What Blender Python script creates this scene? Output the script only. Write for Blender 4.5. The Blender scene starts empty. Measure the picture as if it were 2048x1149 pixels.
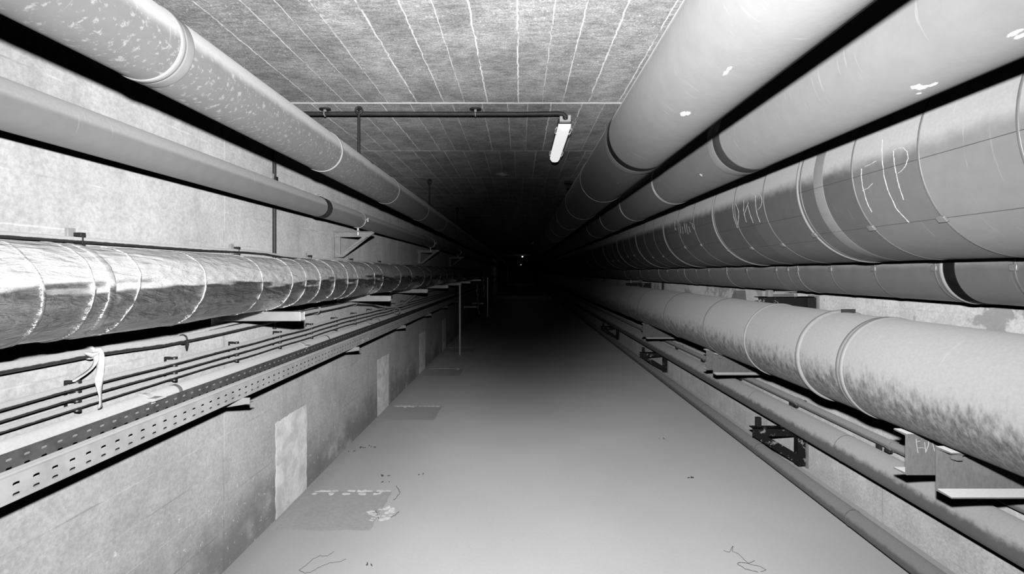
import bpy, bmesh, math, random
from mathutils import Vector, noise as mnoise

random.seed(7)
SC = bpy.context.scene
COL = SC.collection
R = math.radians

# ----------------------------------------------------------------- the place
EYE = 1.60                  # camera height
FPX = 910.0                 # focal length in pixels of a 2048 px wide frame
VX, VY = 1040.0, 545.0      # where the tunnel vanishes
XL, XR = -1.58, 2.31        # wall faces
ZC = EYE + 1.06             # ceiling
Y0, Y1 = -1.0, 72.0         # length of tunnel modelled


def hit_pipe(px, py, cx, cz, r):
    """Point on a pipe that runs along Y, met by the line of sight through a photograph pixel."""
    dx, dz = (px - VX) / FPX, -(py - VY) / FPX
    c = cz - EYE
    a = dx * dx + dz * dz
    b = dx * cx + dz * c
    k = cx * cx + c * c - r * r
    t = (b - math.sqrt(max(b * b - a * k, 0))) / a
    return Vector((dx * t, t, EYE + dz * t))


def hit_y(px, py, y):
    return Vector(((px - VX) / FPX * y, y, EYE - (py - VY) / FPX * y))


# ----------------------------------------------------------------- helpers
def tag(o, label=None, cat=None, group=None, kind=None):
    if label: o['label'] = label
    if cat: o['category'] = cat
    if group: o['group'] = group
    if kind: o['kind'] = kind
    return o


def empty(name, loc, label, cat, group=None):
    o = bpy.data.objects.new(name, None)
    o.empty_display_size = 0.05
    o.location = loc
    COL.objects.link(o)
    return tag(o, label, cat, group)


class MB:
    """Collects shapes in world coordinates and links them as one mesh object."""
    def __init__(self):
        self.v, self.f = [], []

    def add(self, vs, fs):
        n = len(self.v)
        self.v += [tuple(p) for p in vs]
        self.f += [tuple(i + n for i in q) for q in fs]
        return self

    def box(self, x0, x1, y0, y1, z0, z1):
        vs = [(x, y, z) for x in (x0, x1) for y in (y0, y1) for z in (z0, z1)]
        return self.add(vs, [(0, 1, 3, 2), (4, 6, 7, 5), (0, 4, 5, 1), (2, 3, 7, 6), (0, 2, 6, 4), (1, 5, 7, 3)])

    def lathe_y(self, cx, cz, prof, n=48, closed=True, a0=0.0, a1=2 * math.pi):
        """prof: (y, radius) along the axis."""
        full = abs(a1 - a0) > 6.28
        m = n if full else n + 1
        vs = []
        for y, r in prof:
            for i in range(m):
                a = a0 + (a1 - a0) * i / n
                vs.append((cx + r * math.cos(a), y, cz + r * math.sin(a)))
        fs = []
        for k in range(len(prof) - 1):
            for i in range(n):
                j = (i + 1) % m
                fs.append((k * m + i, k * m + j, (k + 1) * m + j, (k + 1) * m + i))
        if closed and full:
            fs.append(tuple(range(m - 1, -1, -1)))
            fs.append(tuple(range((len(prof) - 1) * m, len(prof) * m)))
        return self.add(vs, [tuple(reversed(q)) for q in fs])

    def sweep(self, pts, r, n=10, cap=True):
        pts = [Vector(p) for p in pts]
        rs = r if isinstance(r, (list, tuple)) else [r] * len(pts)
        vs, fs = [], []
        up = Vector((0, 0, 1))
        prev = None
        for i, p in enumerate(pts):
            t = (pts[min(i + 1, len(pts) - 1)] - pts[max(i - 1, 0)]).normalized()
            if prev is None:
                ref = up if abs(t.z) < 0.9 else Vector((1, 0, 0))
                s = t.cross(ref).normalized()
            else:
                s = (prev - t * prev.dot(t)).normalized()
            prev = s
            w = s.cross(t)
            for k in range(n):
                a = 2 * math.pi * k / n
                vs.append(p + (s * math.cos(a) + w * math.sin(a)) * rs[i])
        for i in range(len(pts) - 1):
            for k in range(n):
                l = (k + 1) % n
                fs.append((i * n + k, i * n + l, (i + 1) * n + l, (i + 1) * n + k))
        if cap:
            fs.append(tuple(range(n - 1, -1, -1)))
            fs.append(tuple(range((len(pts) - 1) * n, len(pts) * n)))
        return self.add(vs, fs)

    def prism(self, poly, axis, a, b):
        """poly: 2D outline; axis 'y' -> (x,z) outline, 'x' -> (y,z), 'z' -> (x,y)."""
        def p3(q, d):
            return {'y': (q[0], d, q[1]), 'x': (d, q[0], q[1]), 'z': (q[0], q[1], d)}[axis]
        n = len(poly)
        vs = [p3(q, a) for q in poly] + [p3(q, b) for q in poly]
        fs = [tuple(range(n - 1, -1, -1)), tuple(range(n, 2 * n))]
        fs += [(i, (i + 1) % n, (i + 1) % n + n, i + n) for i in range(n)]
        return self.add(vs, fs)

    def ring(self, c, r, rr, axis='y', n=32, m=8, a0=0.0, a1=2 * math.pi):
        pts = []
        full = abs(a1 - a0) > 6.28
        for i in range(n + 1):
            a = a0 + (a1 - a0) * i / n
            u, w = r * math.cos(a), r * math.sin(a)
            pts.append({'y': (c[0] + u, c[1], c[2] + w), 'x': (c[0], c[1] + u, c[2] + w), 'z': (c[0] + u, c[1] + w, c[2])}[axis])
        return self.sweep(pts, rr, m, cap=not full)

    def build(self, name, mat, parent=None, smooth=35, bevel=0.0, fix=True):
        me = bpy.data.meshes.new(name)
        off = Vector((0, 0, 0))
        if parent is not None:
            off = Vector(parent.location)
            q = parent.parent
            while q is not None:
                off = off + Vector(q.location)
                q = q.parent
        elif self.v:
            pass
        me.from_pydata([Vector(p) - off for p in self.v], [], self.f)
        if fix:
            bm = bmesh.new(); bm.from_mesh(me)
            bmesh.ops.recalc_face_normals(bm, faces=bm.faces)
            bm.to_mesh(me); bm.free()
        if smooth:
            me.polygons.foreach_set('use_smooth', [True] * len(me.polygons))
            me.set_sharp_from_angle(angle=R(smooth))
        me.materials.append(mat)
        o = bpy.data.objects.new(name, me)
        COL.objects.link(o)
        if parent is not None:
            o.parent = parent
        if bevel:
            b = o.modifiers.new('bevel', 'BEVEL')
            b.width = bevel; b.segments = 2; b.limit_method = 'ANGLE'; b.angle_limit = R(40)
        return o


def kids(o):
    return list(o.children)


def copy_tree(o, loc, label, parent=None):
    c = o.copy(); COL.objects.link(c)
    if parent is None:
        c.location = loc
        c['label'] = label
    else:
        c.parent = parent
    for ch in kids(o):
        copy_tree(ch, None, None, c)
    return c


ORD = ['nearest', 'second nearest', 'third nearest', 'fourth nearest', 'fifth nearest', 'sixth nearest', 'seventh nearest',
       'eighth nearest', 'ninth nearest', 'tenth nearest', 'eleventh nearest', 'twelfth nearest', 'thirteenth nearest', 'fourteenth nearest']


# ----------------------------------------------------------------- materials
class NT:
    def __init__(self, name, rough=0.8, metal=0.0, spec=0.3, drough=0.0):
        self.m = bpy.data.materials.new(name)
        self.m.use_nodes = True
        self.t = self.m.node_tree
        self.b = next(n for n in self.t.nodes if n.type == 'BSDF_PRINCIPLED')
        self.b.inputs['Roughness'].default_value = rough
        self.b.inputs['Metallic'].default_value = metal
        self.b.inputs['Specular IOR Level'].default_value = spec
        self.b.inputs['Diffuse Roughness'].default_value = drough
        self.co = self.n('ShaderNodeTexCoord').outputs['Object']
        g = self.n('ShaderNodeNewGeometry')
        self.pos = g.outputs['Position']
        self.nor = g.outputs['Normal']
        self._p = None

    def n(self, t, **kw):
        x = self.t.nodes.new(t)
        for k, v in kw.items():
            setattr(x, k, v)
        return x

    def put(self, sock, v):
        if v is None: return
        if hasattr(v, 'links') or isinstance(v, bpy.types.NodeSocket):
            self.t.links.new(v, sock)
        else:
            sock.default_value = v

    def math(self, op, a, b=None, c=None, clamp=False):
        x = self.n('ShaderNodeMath', operation=op, use_clamp=clamp)
        self.put(x.inputs[0], a); self.put(x.inputs[1], b); self.put(x.inputs[2], c)
        return x.outputs[0]

    def xyz(self):
        if self._p is None:
            s = self.n('ShaderNodeSeparateXYZ'); self.put(s.inputs[0], self.pos)
            self._p = s.outputs
        return self._p

    def nz(self):
        s = self.n('ShaderNodeSeparateXYZ'); self.put(s.inputs[0], self.nor)
        return s.outputs[2]

    def scale(self, sx, sy, sz, vec=None):
        x = self.n('ShaderNodeVectorMath', operation='MULTIPLY')
        self.put(x.inputs[0], vec or self.pos); x.inputs[1].default_value = (sx, sy, sz)
        return x.outputs[0]

    def noise(self, s, detail=4, rough=0.6, vec=None, dist=0.0):
        x = self.n('ShaderNodeTexNoise')
        self.put(x.inputs['Vector'], vec or self.pos)
        x.inputs['Scale'].default_value = s; x.inputs['Detail'].default_value = detail
        x.inputs['Roughness'].default_value = rough; x.inputs['Distortion'].default_value = dist
        return x.outputs[0]

    def voro(self, s, vec=None, feature='F1'):
        x = self.n('ShaderNodeTexVoronoi', feature=feature)
        self.put(x.inputs['Vector'], vec or self.pos); x.inputs['Scale'].default_value = s
        return x.outputs['Distance']

    def step(self, v, lo, hi, a=0.0, b=1.0):
        x = self.n('ShaderNodeMapRange', interpolation_type='SMOOTHSTEP')
        self.put(x.inputs[0], v)
        x.inputs[1].default_value = lo; x.inputs[2].default_value = hi
        x.inputs[3].default_value = a; x.inputs[4].default_value = b
        return x.outputs[0]

    def mixf(self, f, a, b):
        x = self.n('ShaderNodeMix', data_type='FLOAT')
        self.put(x.inputs[0], f); self.put(x.inputs[2], a); self.put(x.inputs[3], b)
        return x.outputs[0]

    def lines(self, v, spacing, width, off=0.0):
        """1 on thin lines every `spacing` along v."""
        f = self.math('FRACT', self.math('DIVIDE', self.math('SUBTRACT', v, off), spacing))
        d = self.math('MULTIPLY', self.math('MINIMUM', f, self.math('SUBTRACT', 1.0, f)), spacing)
        return self.step(d, width * 0.35, width, 1.0, 0.0)

    def spots(self, spots, n):
        """soft edged ragged chips round the given points"""
        acc = 0.0
        for p, r, sy in spots:
            x = self.n('ShaderNodeVectorMath', operation='SUBTRACT')
            self.put(x.inputs[0], self.pos); x.inputs[1].default_value = p
            y = self.n('ShaderNodeVectorMath', operation='MULTIPLY')
            self.put(y.inputs[0], x.outputs[0]); y.inputs[1].default_value = (1, sy, 1)
            l = self.n('ShaderNodeVectorMath', operation='LENGTH'); self.put(l.inputs[0], y.outputs[0])
            d = self.math('DIVIDE', l.outputs['Value'], r * 0.85)
            d = self.math('ADD', d, self.math('MULTIPLY', self.math('SUBTRACT', n, 0.5), 2.4))
            acc = self.math('MAXIMUM', acc, self.step(d, 0.75, 0.95, 1.0, 0.0))
        return acc

    def bump(self, h, strength=0.4, dist=0.01):
        x = self.n('ShaderNodeBump'); x.inputs['Strength'].default_value = strength
        x.inputs['Distance'].default_value = dist
        self.put(x.inputs['Height'], h)
        self.put(self.b.inputs['Normal'], x.outputs[0])

    def grey(self, v):
        x = self.n('ShaderNodeCombineColor')
        for i in range(3): self.put(x.inputs[i], v)
        self.put(self.b.inputs['Base Color'], x.outputs[0])
        return self.m


def m_plain(name, g, rough=0.6, metal=0.0, var=0.15, scale=30, spec=0.3, drough=0.0):
    t = NT(name, rough, metal, spec, drough)
    n = t.noise(scale, 4)
    t.bump(n, 0.08, 0.004)
    return t.grey(t.math('MULTIPLY', g, t.step(n, 0.2, 0.8, 1 - var, 1 + var)))


def m_pipe(name, g, dust, edge=0.05, soft=0.18, grain=14, ragged=0.25, rough=0.45, mottle=0.0, spots=(), stretch=(1, 1, 1),
           grime=0.0, spec=0.35, depth_tones=(), drough=0.6, fleck=0.0):
    """Painted cladding: bare paint below, settled pale dust on everything that faces up."""
    t = NT(name, rough, 0.0, spec, drough)
    v = t.scale(*stretch)
    n = t.noise(grain, 6, 0.65, v)
    nf = t.noise(90, 3, 0.6)
    e = t.math('ADD', t.nz(), t.math('MULTIPLY', t.math('SUBTRACT', n, 0.5), ragged * 2))
    d = t.step(e, edge - soft, edge + soft)
    base = t.math('MULTIPLY', g, t.step(n, 0.25, 0.75, 1 - 0.5 * grime - 0.05, 1 + 0.5 * grime + 0.05))
    if mottle:
        mv = t.noise(66, 4, 0.65, t.scale(0.6, 1.0, 1.0), 0.25)
        base = t.math('ADD', base, t.math('MULTIPLY', t.step(mv, 0.54, 0.68), mottle))
    if fleck:
        fv = t.noise(75, 4, 0.7, t.scale(1.0, 1.0, 0.35), 0.6)
        base = t.math('MULTIPLY', base, t.step(fv, 0.3, 0.7, 1 - fleck, 1 + fleck))
    if depth_tones:
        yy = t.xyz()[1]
        fac = depth_tones[0][1]
        for (ys, f) in depth_tones[1:]:
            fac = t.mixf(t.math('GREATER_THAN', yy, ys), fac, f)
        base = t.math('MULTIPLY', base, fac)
    c = t.mixf(d, base, t.math('MULTIPLY', dust, t.step(nf, 0.2, 0.8, 0.93, 1.05)))
    # fine scratches across the cladding
    sc = t.noise(60, 2, 0.5, t.scale(0.12, 1.6, 0.12))
    c = t.math('ADD', c, t.math('MULTIPLY', t.step(sc, 0.66, 0.78), 0.05))
    if spots:
        s = t.spots(spots, t.noise(75, 5, 0.8))
        c = t.mixf(s, c, 0.5)
    t.put(t.b.inputs['Roughness'], t.mixf(d, rough, 0.9))
    t.bump(t.math('ADD', nf, t.math('MULTIPLY', n, 1.5)), 0.06, 0.006)
    return t.grey(c)


def m_wall(name, light, dark, damp=0.0, stain=0.0, board=0.17, joint=1.40, joff=2.43):
    t = NT(name, 0.9, 0, 0.15, 0.5)
    x, y, z = t.xyz()
    big = t.noise(1.3, 5, 0.6)
    mid = t.noise(6, 6, 0.65)
    fine = t.noise(70, 4, 0.7)
    streak = t.noise(9, 4, 0.6, t.scale(1, 1, 0.08))
    c = t.mixf(t.step(big, 0.3, 0.7), light, t.math('MULTIPLY', 0.86, light))
    c = t.math('MULTIPLY', c, t.step(mid, 0.25, 0.75, 0.86, 1.08))
    c = t.math('MULTIPLY', c, t.step(fine, 0.3, 0.7, 0.86, 1.12))
    c = t.math('MULTIPLY', c, t.step(streak, 0.5, 0.75, 1.0, 0.86))
    zw = t.math('ADD', z, t.math('MULTIPLY', t.math('SUBTRACT', mid, 0.5), 0.012))
    yw = t.math('ADD', y, t.math('MULTIPLY', t.math('SUBTRACT', mid, 0.5), 0.015))
    hl = t.math('MULTIPLY', t.lines(zw, board, 0.0042, 0.05), t.step(t.noise(2.2, 3), 0.36, 0.62))
    vl = t.math('MULTIPLY', t.lines(yw, joint, 0.007, joff), 0.9)
    ln = t.math('MAXIMUM', hl, vl)
    pale = t.step(t.noise(3.1, 3), 0.42, 0.6)
    c = t.mixf(t.math('MULTIPLY', ln, 0.38), c, t.mixf(pale, dark, 0.92))
    if damp:
        e = t.math('ADD', z, t.math('MULTIPLY', t.math('SUBTRACT', t.noise(2.4, 6, 0.65), 0.5), 0.75))
        dm = t.math('MULTIPLY', t.step(e, 0.10, 0.44, 1, 0), t.step(t.noise(1.3, 4, 0.7), 0.34, 0.52))
        c = t.mixf(t.math('MULTIPLY', dm, damp), c, dark)
        fl = t.math('MULTIPLY', t.step(t.noise(30, 5, 0.75), 0.62, 0.68), t.step(z, 0.45, 0.7, 1, 0))
        c = t.mixf(fl, c, 0.85)
    if stain:
        s = t.math('MULTIPLY', t.step(t.noise(2.6, 6, 0.62, None, 0.5), 0.56, 0.60), t.step(z, 1.15, 1.3))
        c = t.mixf(t.math('MULTIPLY', s, stain), c, dark)
    t.bump(t.math('ADD', t.math('MULTIPLY', fine, 0.4), t.math('SUBTRACT', mid, t.math('MULTIPLY', ln, 0.6))), 0.25, 0.008)
    return t.grey(c)


def m_ceiling():
    t = NT('board_marked_concrete', 0.9, 0, 0.15, 1.0)
    x, y, z = t.xyz()
    mid = t.noise(5, 8, 0.7)
    fine = t.noise(120, 5, 0.8)
    grain = t.noise(75, 4, 0.75, t.scale(0.22, 1, 1))
    speck = t.noise(70, 4, 0.8)
    sec = t.math('FLOOR', t.math('DIVIDE', t.math('SUBTRACT', y, 2.84), 1.13))
    wn = t.n('ShaderNodeTexWhiteNoise', noise_dimensions='1D'); t.put(wn.inputs['W'], sec)
    wob = t.math('MULTIPLY', t.math('SUBTRACT', t.noise(9, 5, 0.7), 0.5), 0.018)
    warp = t.math('MULTIPLY', t.math('SINE', t.math('ADD', t.math('MULTIPLY', x, 11.0), t.math('MULTIPLY', sec, 2.1))), 0.022)
    xx = t.math('ADD', t.math('ADD', x, t.math('ADD', wob, warp)), t.math('MULTIPLY', wn.outputs['Value'], 0.16))
    lw = t.step(t.noise(16, 3, 0.7), 0.35, 0.65, 0.0, 0.0030)
    la = t.lines(t.math('ADD', xx, 0.0), 0.155, 0.0034)
    lb2 = t.lines(t.math('ADD', xx, lw), 0.155, 0.0042)
    lid = t.math('ADD', t.math('ROUND', t.math('DIVIDE', xx, 0.155)), t.math('MULTIPLY', sec, 17.3))
    wl_ = t.n('ShaderNodeTexWhiteNoise', noise_dimensions='1D'); t.put(wl_.inputs['W'], lid)
    bid = t.math('ADD', t.math('FLOOR', t.math('DIVIDE', xx, 0.155)), t.math('MULTIPLY', sec, 13.7))
    wb = t.n('ShaderNodeTexWhiteNoise', noise_dimensions='1D'); t.put(wb.inputs['W'], bid)
    yw = t.math('ADD', y, t.math('MULTIPLY', wob, 0.6))
    lb = t.math('MULTIPLY', t.lines(yw, 1.13, 0.008, 2.84), t.step(t.noise(6, 4, 0.7), 0.3, 0.55, 0.25, 1.0))
    first = t.math('MULTIPLY', t.lines(yw, 40.0, 0.014, 2.85), 1.0)
    c = t.math('MULTIPLY', 0.262, t.math('ADD', 0.88, t.math('MULTIPLY', wb.outputs['Value'], 0.22)))
    c = t.math('MULTIPLY', c, t.step(mid, 0.25, 0.75, 0.66, 1.26))
    c = t.math('MULTIPLY', c, t.step(grain, 0.3, 0.7, 0.70, 1.25))
    c = t.math('MULTIPLY', c, t.step(fine, 0.32, 0.68, 0.60, 1.35))
    sp_ = t.math('MULTIPLY', t.step(speck, 0.60, 0.68), t.step(t.noise(3.2, 4), 0.46, 0.60, 0.12, 1.0))
    c = t.mixf(t.math('MULTIPLY', sp_, 0.85), c, 0.85)
    brk = t.math('MULTIPLY', t.step(t.noise(8, 5, 0.75), 0.30, 0.56, 0.25, 1.0), t.math('ADD', 0.55, t.math('MULTIPLY', wl_.outputs['Value'], 0.45)))
    c = t.mixf(t.math('MULTIPLY', lb2, t.math('MULTIPLY', brk, 0.85)), c, 0.80)
    c = t.mixf(t.math('MULTIPLY', la, t.math('MULTIPLY', t.step(t.noise(10, 3), 0.55, 0.65), 0.7)), c, 0.10)
    c = t.mixf(t.math('MULTIPLY', t.math('MAXIMUM', lb, first), 0.85), c, 0.85)
    c = t.mixf(t.spots([((-0.19, 4.92, ZC), 0.085, 0.8)], t.noise(14, 3)), c, 0.75)
    t.bump(t.math('ADD', t.math('MULTIPLY', lb2, 0.8), t.math('ADD', t.math('MULTIPLY', fine, 0.7), mid)), 0.35, 0.008)
    return t.grey(c)


def m_floor():
    t = NT('painted_screed', 0.62, 0, 0.25, 1.0)
    x, y, z = t.xyz()
    c = t.math('MULTIPLY', 0.55, t.step(t.noise(1.0, 3), 0.3, 0.7, 0.97, 1.03))
    c = t.math('MULTIPLY', c, t.step(t.noise(55, 3), 0.2, 0.8, 0.97, 1.03))
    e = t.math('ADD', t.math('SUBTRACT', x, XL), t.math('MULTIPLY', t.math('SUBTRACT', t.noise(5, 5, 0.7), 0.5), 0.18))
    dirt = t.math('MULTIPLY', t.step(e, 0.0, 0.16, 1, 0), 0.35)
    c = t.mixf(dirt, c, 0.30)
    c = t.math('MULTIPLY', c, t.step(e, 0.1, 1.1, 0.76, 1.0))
    grit = t.math('MULTIPLY', t.step(t.noise(120, 2, 0.6), 0.73, 0.78), t.step(t.noise(1.5, 2), 0.45, 0.6))
    c = t.mixf(grit, c, 0.8)
    t.bump(t.noise(18, 4), 0.05, 0.004)
    return t.grey(c)


def m_patch(name, g, amp=1.0):
    t = NT(name, 0.9, 0, 0.15, 0.6)
    n = t.noise(7, 6, 0.6, None, 0.8)
    c = t.math('MULTIPLY', g, t.step(n, 0.3, 0.7, 1 - 0.22 * amp, 1 + 0.15 * amp))
    c = t.math('MULTIPLY', c, t.step(t.noise(40, 4), 0.3, 0.7, 0.93, 1.05))
    t.bump(n, 0.3, 0.01)
    return t.grey(c)


def m_foil(name, rough=0.26, dusty=0.75):
    t = NT(name, rough, 1.0, 0.5)
    n = t.noise(7, 6, 0.6, t.scale(1, 0.35, 1), 1.0)
    crease = t.noise(11, 5, 0.55, t.scale(1, 0.30, 1.6), 2.0)
    ridge = t.math('ABSOLUTE', t.math('SUBTRACT', crease, 0.5))
    fine = t.noise(60, 4, 0.65, t.scale(1, 0.5, 1.2), 1.0)
    facet = t.voro(34, t.scale(1, 0.6, 1.2))
    e = t.math('ADD', t.nz(), t.math('MULTIPLY', t.math('SUBTRACT', n, 0.5), 0.35))
    d = t.math('MULTIPLY', t.step(e, 0.00, 0.16), dusty)
    t.put(t.b.inputs['Metallic'], t.math('SUBTRACT', 0.93, d))
    t.put(t.b.inputs['Roughness'], t.mixf(d, rough, 0.75))
    h = t.math('ADD', t.math('MULTIPLY', ridge, 1.6), t.math('ADD', t.math('MULTIPLY', facet, 0.35), t.math('MULTIPLY', fine, 0.30)))
    t.bump(h, 0.75, 0.015)
    return t.grey(t.mixf(d, t.step(n, 0.3, 0.7, 0.42, 0.66), 0.62))


def m_chipped(name, dark, light, amount=0.56):
    t = NT(name, 0.5, 0, 0.4)
    n = t.noise(15, 6, 0.7)
    f = t.step(n, amount, amount + 0.03)
    t.bump(n, 0.2, 0.005)
    return t.grey(t.mixf(f, dark, light))


def m_emit(name, s, g=0.85):
    t = NT(name, 0.4, 0, 0.4)
    t.b.inputs['Emission Color'].default_value = (1, 1, 1, 1)
    t.b.inputs['Emission Strength'].default_value = s
    return t.grey(g)


# pipe lines: centre x, centre z, radius
PA = (-1.028, EYE + 0.630, 0.1060)
PB = (-1.376, EYE + 0.447, 0.0680)
PF = (-1.285, EYE - 0.0545, 0.1340)
P1 = (0.579, EYE + 0.647, 0.1640)
P2 = (1.071, EYE + 0.633, 0.1620)
P3 = (1.804, EYE + 0.443, 0.3890)
P4 = (2.120, EYE + 0.027, 0.1700)
P5 = (1.752, EYE - 0.456, 0.2390)
P6 = (2.250, EYE - 1.049, 0.0280)
P7 = (2.146, EYE - 1.160, 0.0900)
P8 = (2.011, EYE - 1.487, 0.0525)


def sp(px, py, P, r, sy=1.0):
    p = hit_pipe(px, py, *P)
    return (tuple(p), r, sy)


MAT = {}
MAT['wall_l'] = m_wall('left_concrete', 0.61, 0.20, damp=0.72)
MAT['wall_r'] = m_wall('right_concrete', 0.97, 0.42, stain=0.75, board=0.19, joint=2.2, joff=0.7)
MAT['ceil'] = m_ceiling()
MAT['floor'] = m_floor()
MAT['patch'] = m_patch('patched_plaster', 0.85)
MAT['fpatch'] = m_patch('patched_screed', 0.47, 0.2)
MAT['lime'] = m_patch('lime_crust', 0.85)
MAT['A'] = m_pipe('mottled_cladding', 0.135, 0.31, edge=0.12, mottle=0.11, ragged=0.10, rough=0.5)
MAT['B'] = m_pipe('plain_grey_paint', 0.18, 0.27, edge=0.10, soft=0.14, ragged=0.04)
MAT['foil'] = m_foil('crinkled_foil')
MAT['tape'] = m_foil('foil_tape', 0.32, 0.55)
P1s = [sp(1366, 228, P1, 0.011, 0.5), sp(1376, 227, P1, 0.010, 0.5), sp(1452, 145, P1, 0.006, 0.3), sp(1458, 138, P1, 0.006, 0.4), sp(1168, 382, P1, 0.010, 0.6), sp(1236, 366, P1, 0.005)]
P2s = [sp(1832, 174, P2, 0.012, 0.6), sp(1845, 176, P2, 0.012, 0.6), sp(1864, 170, P2, 0.008, 0.4), sp(1838, 187, P2, 0.006, 0.8), sp(1402, 350, P2, 0.011, 0.7), sp(2030, 66, P2, 0.007, 0.4), sp(2042, 72, P2, 0.007, 0.4)]
MAT['1'] = m_pipe('pale_pipe_paint', 0.125, 0.34, edge=0.36, soft=.12, ragged=0.04, rough=0.75, spec=0.1, spots=P1s, depth_tones=((0, 1.02), (2.25, 0.72)))
MAT['2'] = m_pipe('grey_pipe_paint', 0.17, 0.22, edge=0.30, ragged=0.06, rough=0.75, spec=0.1, spots=P2s, depth_tones=((0, 1.06), (2.215, 0.72)))
MAT['3'] = m_pipe('dark_sheet_cladding', 0.105, 0.38, edge=0.03, soft=0.10, ragged=0.07, rough=0.42, spec=0.4, depth_tones=((0, 2.1), (1.613, 1.45), (1.937, 1.0), (2.8, 0.85), (4.4, 0.65)))  # lighter near, darker far: sheen and closeness to the flash painted into colour
MAT['4'] = m_pipe('dark_pipe_cladding', 0.17, 0.42, edge=0.10, soft=0.2, ragged=0.07, rough=0.42)
MAT['5'] = m_pipe('grimy_cladding', 0.155, 0.44, edge=-0.17, soft=0.38, grain=34, ragged=0.62, rough=0.7, stretch=(1, 1, 0.55), grime=0.5, fleck=0.35)
MAT['7'] = m_pipe('dusty_pipe_paint', 0.19, 0.60, edge=0.22, soft=0.22, grain=22, ragged=0.35, rough=0.7)
MAT['8'] = m_pipe('dusty_floor_pipe_paint', 0.19, 0.36, edge=0.25, soft=0.25, grain=24, ragged=0.3, rough=0.7)
MAT['6'] = m_pipe('small_pipe_paint', 0.26, 0.46, edge=0.0, soft=0.3, grain=24, ragged=0.2, rough=0.6)
MAT['black'] = m_plain('black_paint', 0.012, 0.5, var=0.3)
MAT['dkgrey'] = m_plain('dark_grey_paint', 0.065, 0.5)
MAT['ltgrey'] = m_plain('light_grey_paint', 0.24, 0.55, var=0.08)
MAT['bright'] = m_plain('pale_band', 0.45, 0.5, var=0.06)
MAT['band'] = m_plain('steel_band', 0.36, 0.4, 0.35, var=0.1)
MAT['paleband'] = m_plain('pale_ring_paint', 0.30, 0.5, var=0.05)
MAT['strap3'] = m_plain('sheet_strap', 0.24, 0.45, 0.2, var=0.1)
MAT['stripe'] = m_plain('pale_stripe_paint', 0.34, 0.5, var=0.06)
MAT['seam'] = m_plain('sheet_seam', 0.10, 0.5)
MAT['galvk'] = m_plain('soiled_galvanised_steel', 0.15, 0.6, 0.2, var=0.3, scale=20)
MAT['galv'] = m_plain('galvanised_steel', 0.78, 0.37, 0.6, var=0.10, scale=18)
MAT['galvd'] = m_plain('dull_galvanised_steel', 0.48, 0.5, 0.3, var=0.18, scale=14, drough=0.5)
MAT['iron'] = m_plain('dark_iron', 0.045, 0.55, 0.3, var=0.3)
MAT['conduit'] = m_plain('dark_conduit_paint', 0.05, 0.5, 0.0, var=0.3)
MAT['cable'] = m_pipe('cable_sheath', 0.035, 0.46, edge=-0.18, soft=0.12, grain=30, ragged=0.28, rough=0.5)
MAT['pvc'] = m_pipe('pale_conduit', 0.40, 0.60, edge=-0.2, ragged=0.05)
MAT['clip'] = m_plain('black_plastic', 0.03, 0.5, var=0.3)
MAT['chip'] = m_chipped('chipped_black_paint', 0.02, 0.5, 0.58)
MAT['beam'] = m_pipe('dusty_steel_beam', 0.24, 0.85, edge=0.6, soft=0.15, grain=30, ragged=0.2, rough=0.7, fleck=0.12)
MAT['beamd'] = m_pipe('rough_steel_beam', 0.24, 0.85, edge=0.6, soft=0.15, grain=30, ragged=0.2, rough=0.7, fleck=0.12)
MAT['white'] = m_plain('white_plastic', 0.78, 0.45, var=0.05)
MAT['cloth'] = m_plain('white_ribbon', 0.72, 0.9, var=0.15, scale=40)
MAT['chalk'] = m_plain('white_chalk', 0.72, 0.9, var=0.1, scale=200)
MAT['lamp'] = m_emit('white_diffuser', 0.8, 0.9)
MAT['lit'] = m_emit('lit_tube', 1.8, 0.9)
MAT['thread'] = m_plain('dark_thread', 0.12, 0.8)

# ----------------------------------------------------------------- the setting
wl = tag(MB().box(XL - 0.25, XL, Y0, Y1, 0, ZC).build('wall_left', MAT['wall_l'], smooth=0), kind='structure')
wr = tag(MB().box(XR, XR + 0.25, Y0, Y1, 0, ZC).build('wall_right', MAT['wall_r'], smooth=0), kind='structure')
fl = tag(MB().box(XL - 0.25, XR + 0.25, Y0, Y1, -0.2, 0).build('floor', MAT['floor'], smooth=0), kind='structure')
ce = tag(MB().box(XL - 0.25, XR + 0.25, Y0, Y1, ZC, ZC + 0.2).build('ceiling', MAT['ceil'], smooth=0), kind='structure')
wf = tag(MB().box(XL - 0.25, XR + 0.25, Y1, Y1 + 0.2, -0.2, ZC + 0.2).build('wall_far', MAT['wall_r'], smooth=0), kind='structure')


def ragged_slab(a0, a1, b0, b1, jit, n=14):
    """outline of a roughly trowelled rectangle"""
    out = []
    for i in range(n): out.append((a0 + (a1 - a0) * i / n, b0))
    for i in range(n): out.append((a1, b0 + (b1 - b0) * i / n))
    for i in range(n): out.append((a1 - (a1 - a0) * i / n, b1))
    for i in range(n): out.append((a0, b1 - (b1 - b0) * i / n))
    return [(p + random.uniform(-jit, jit), q + random.uniform(-jit, jit)) for p, q in out]


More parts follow.
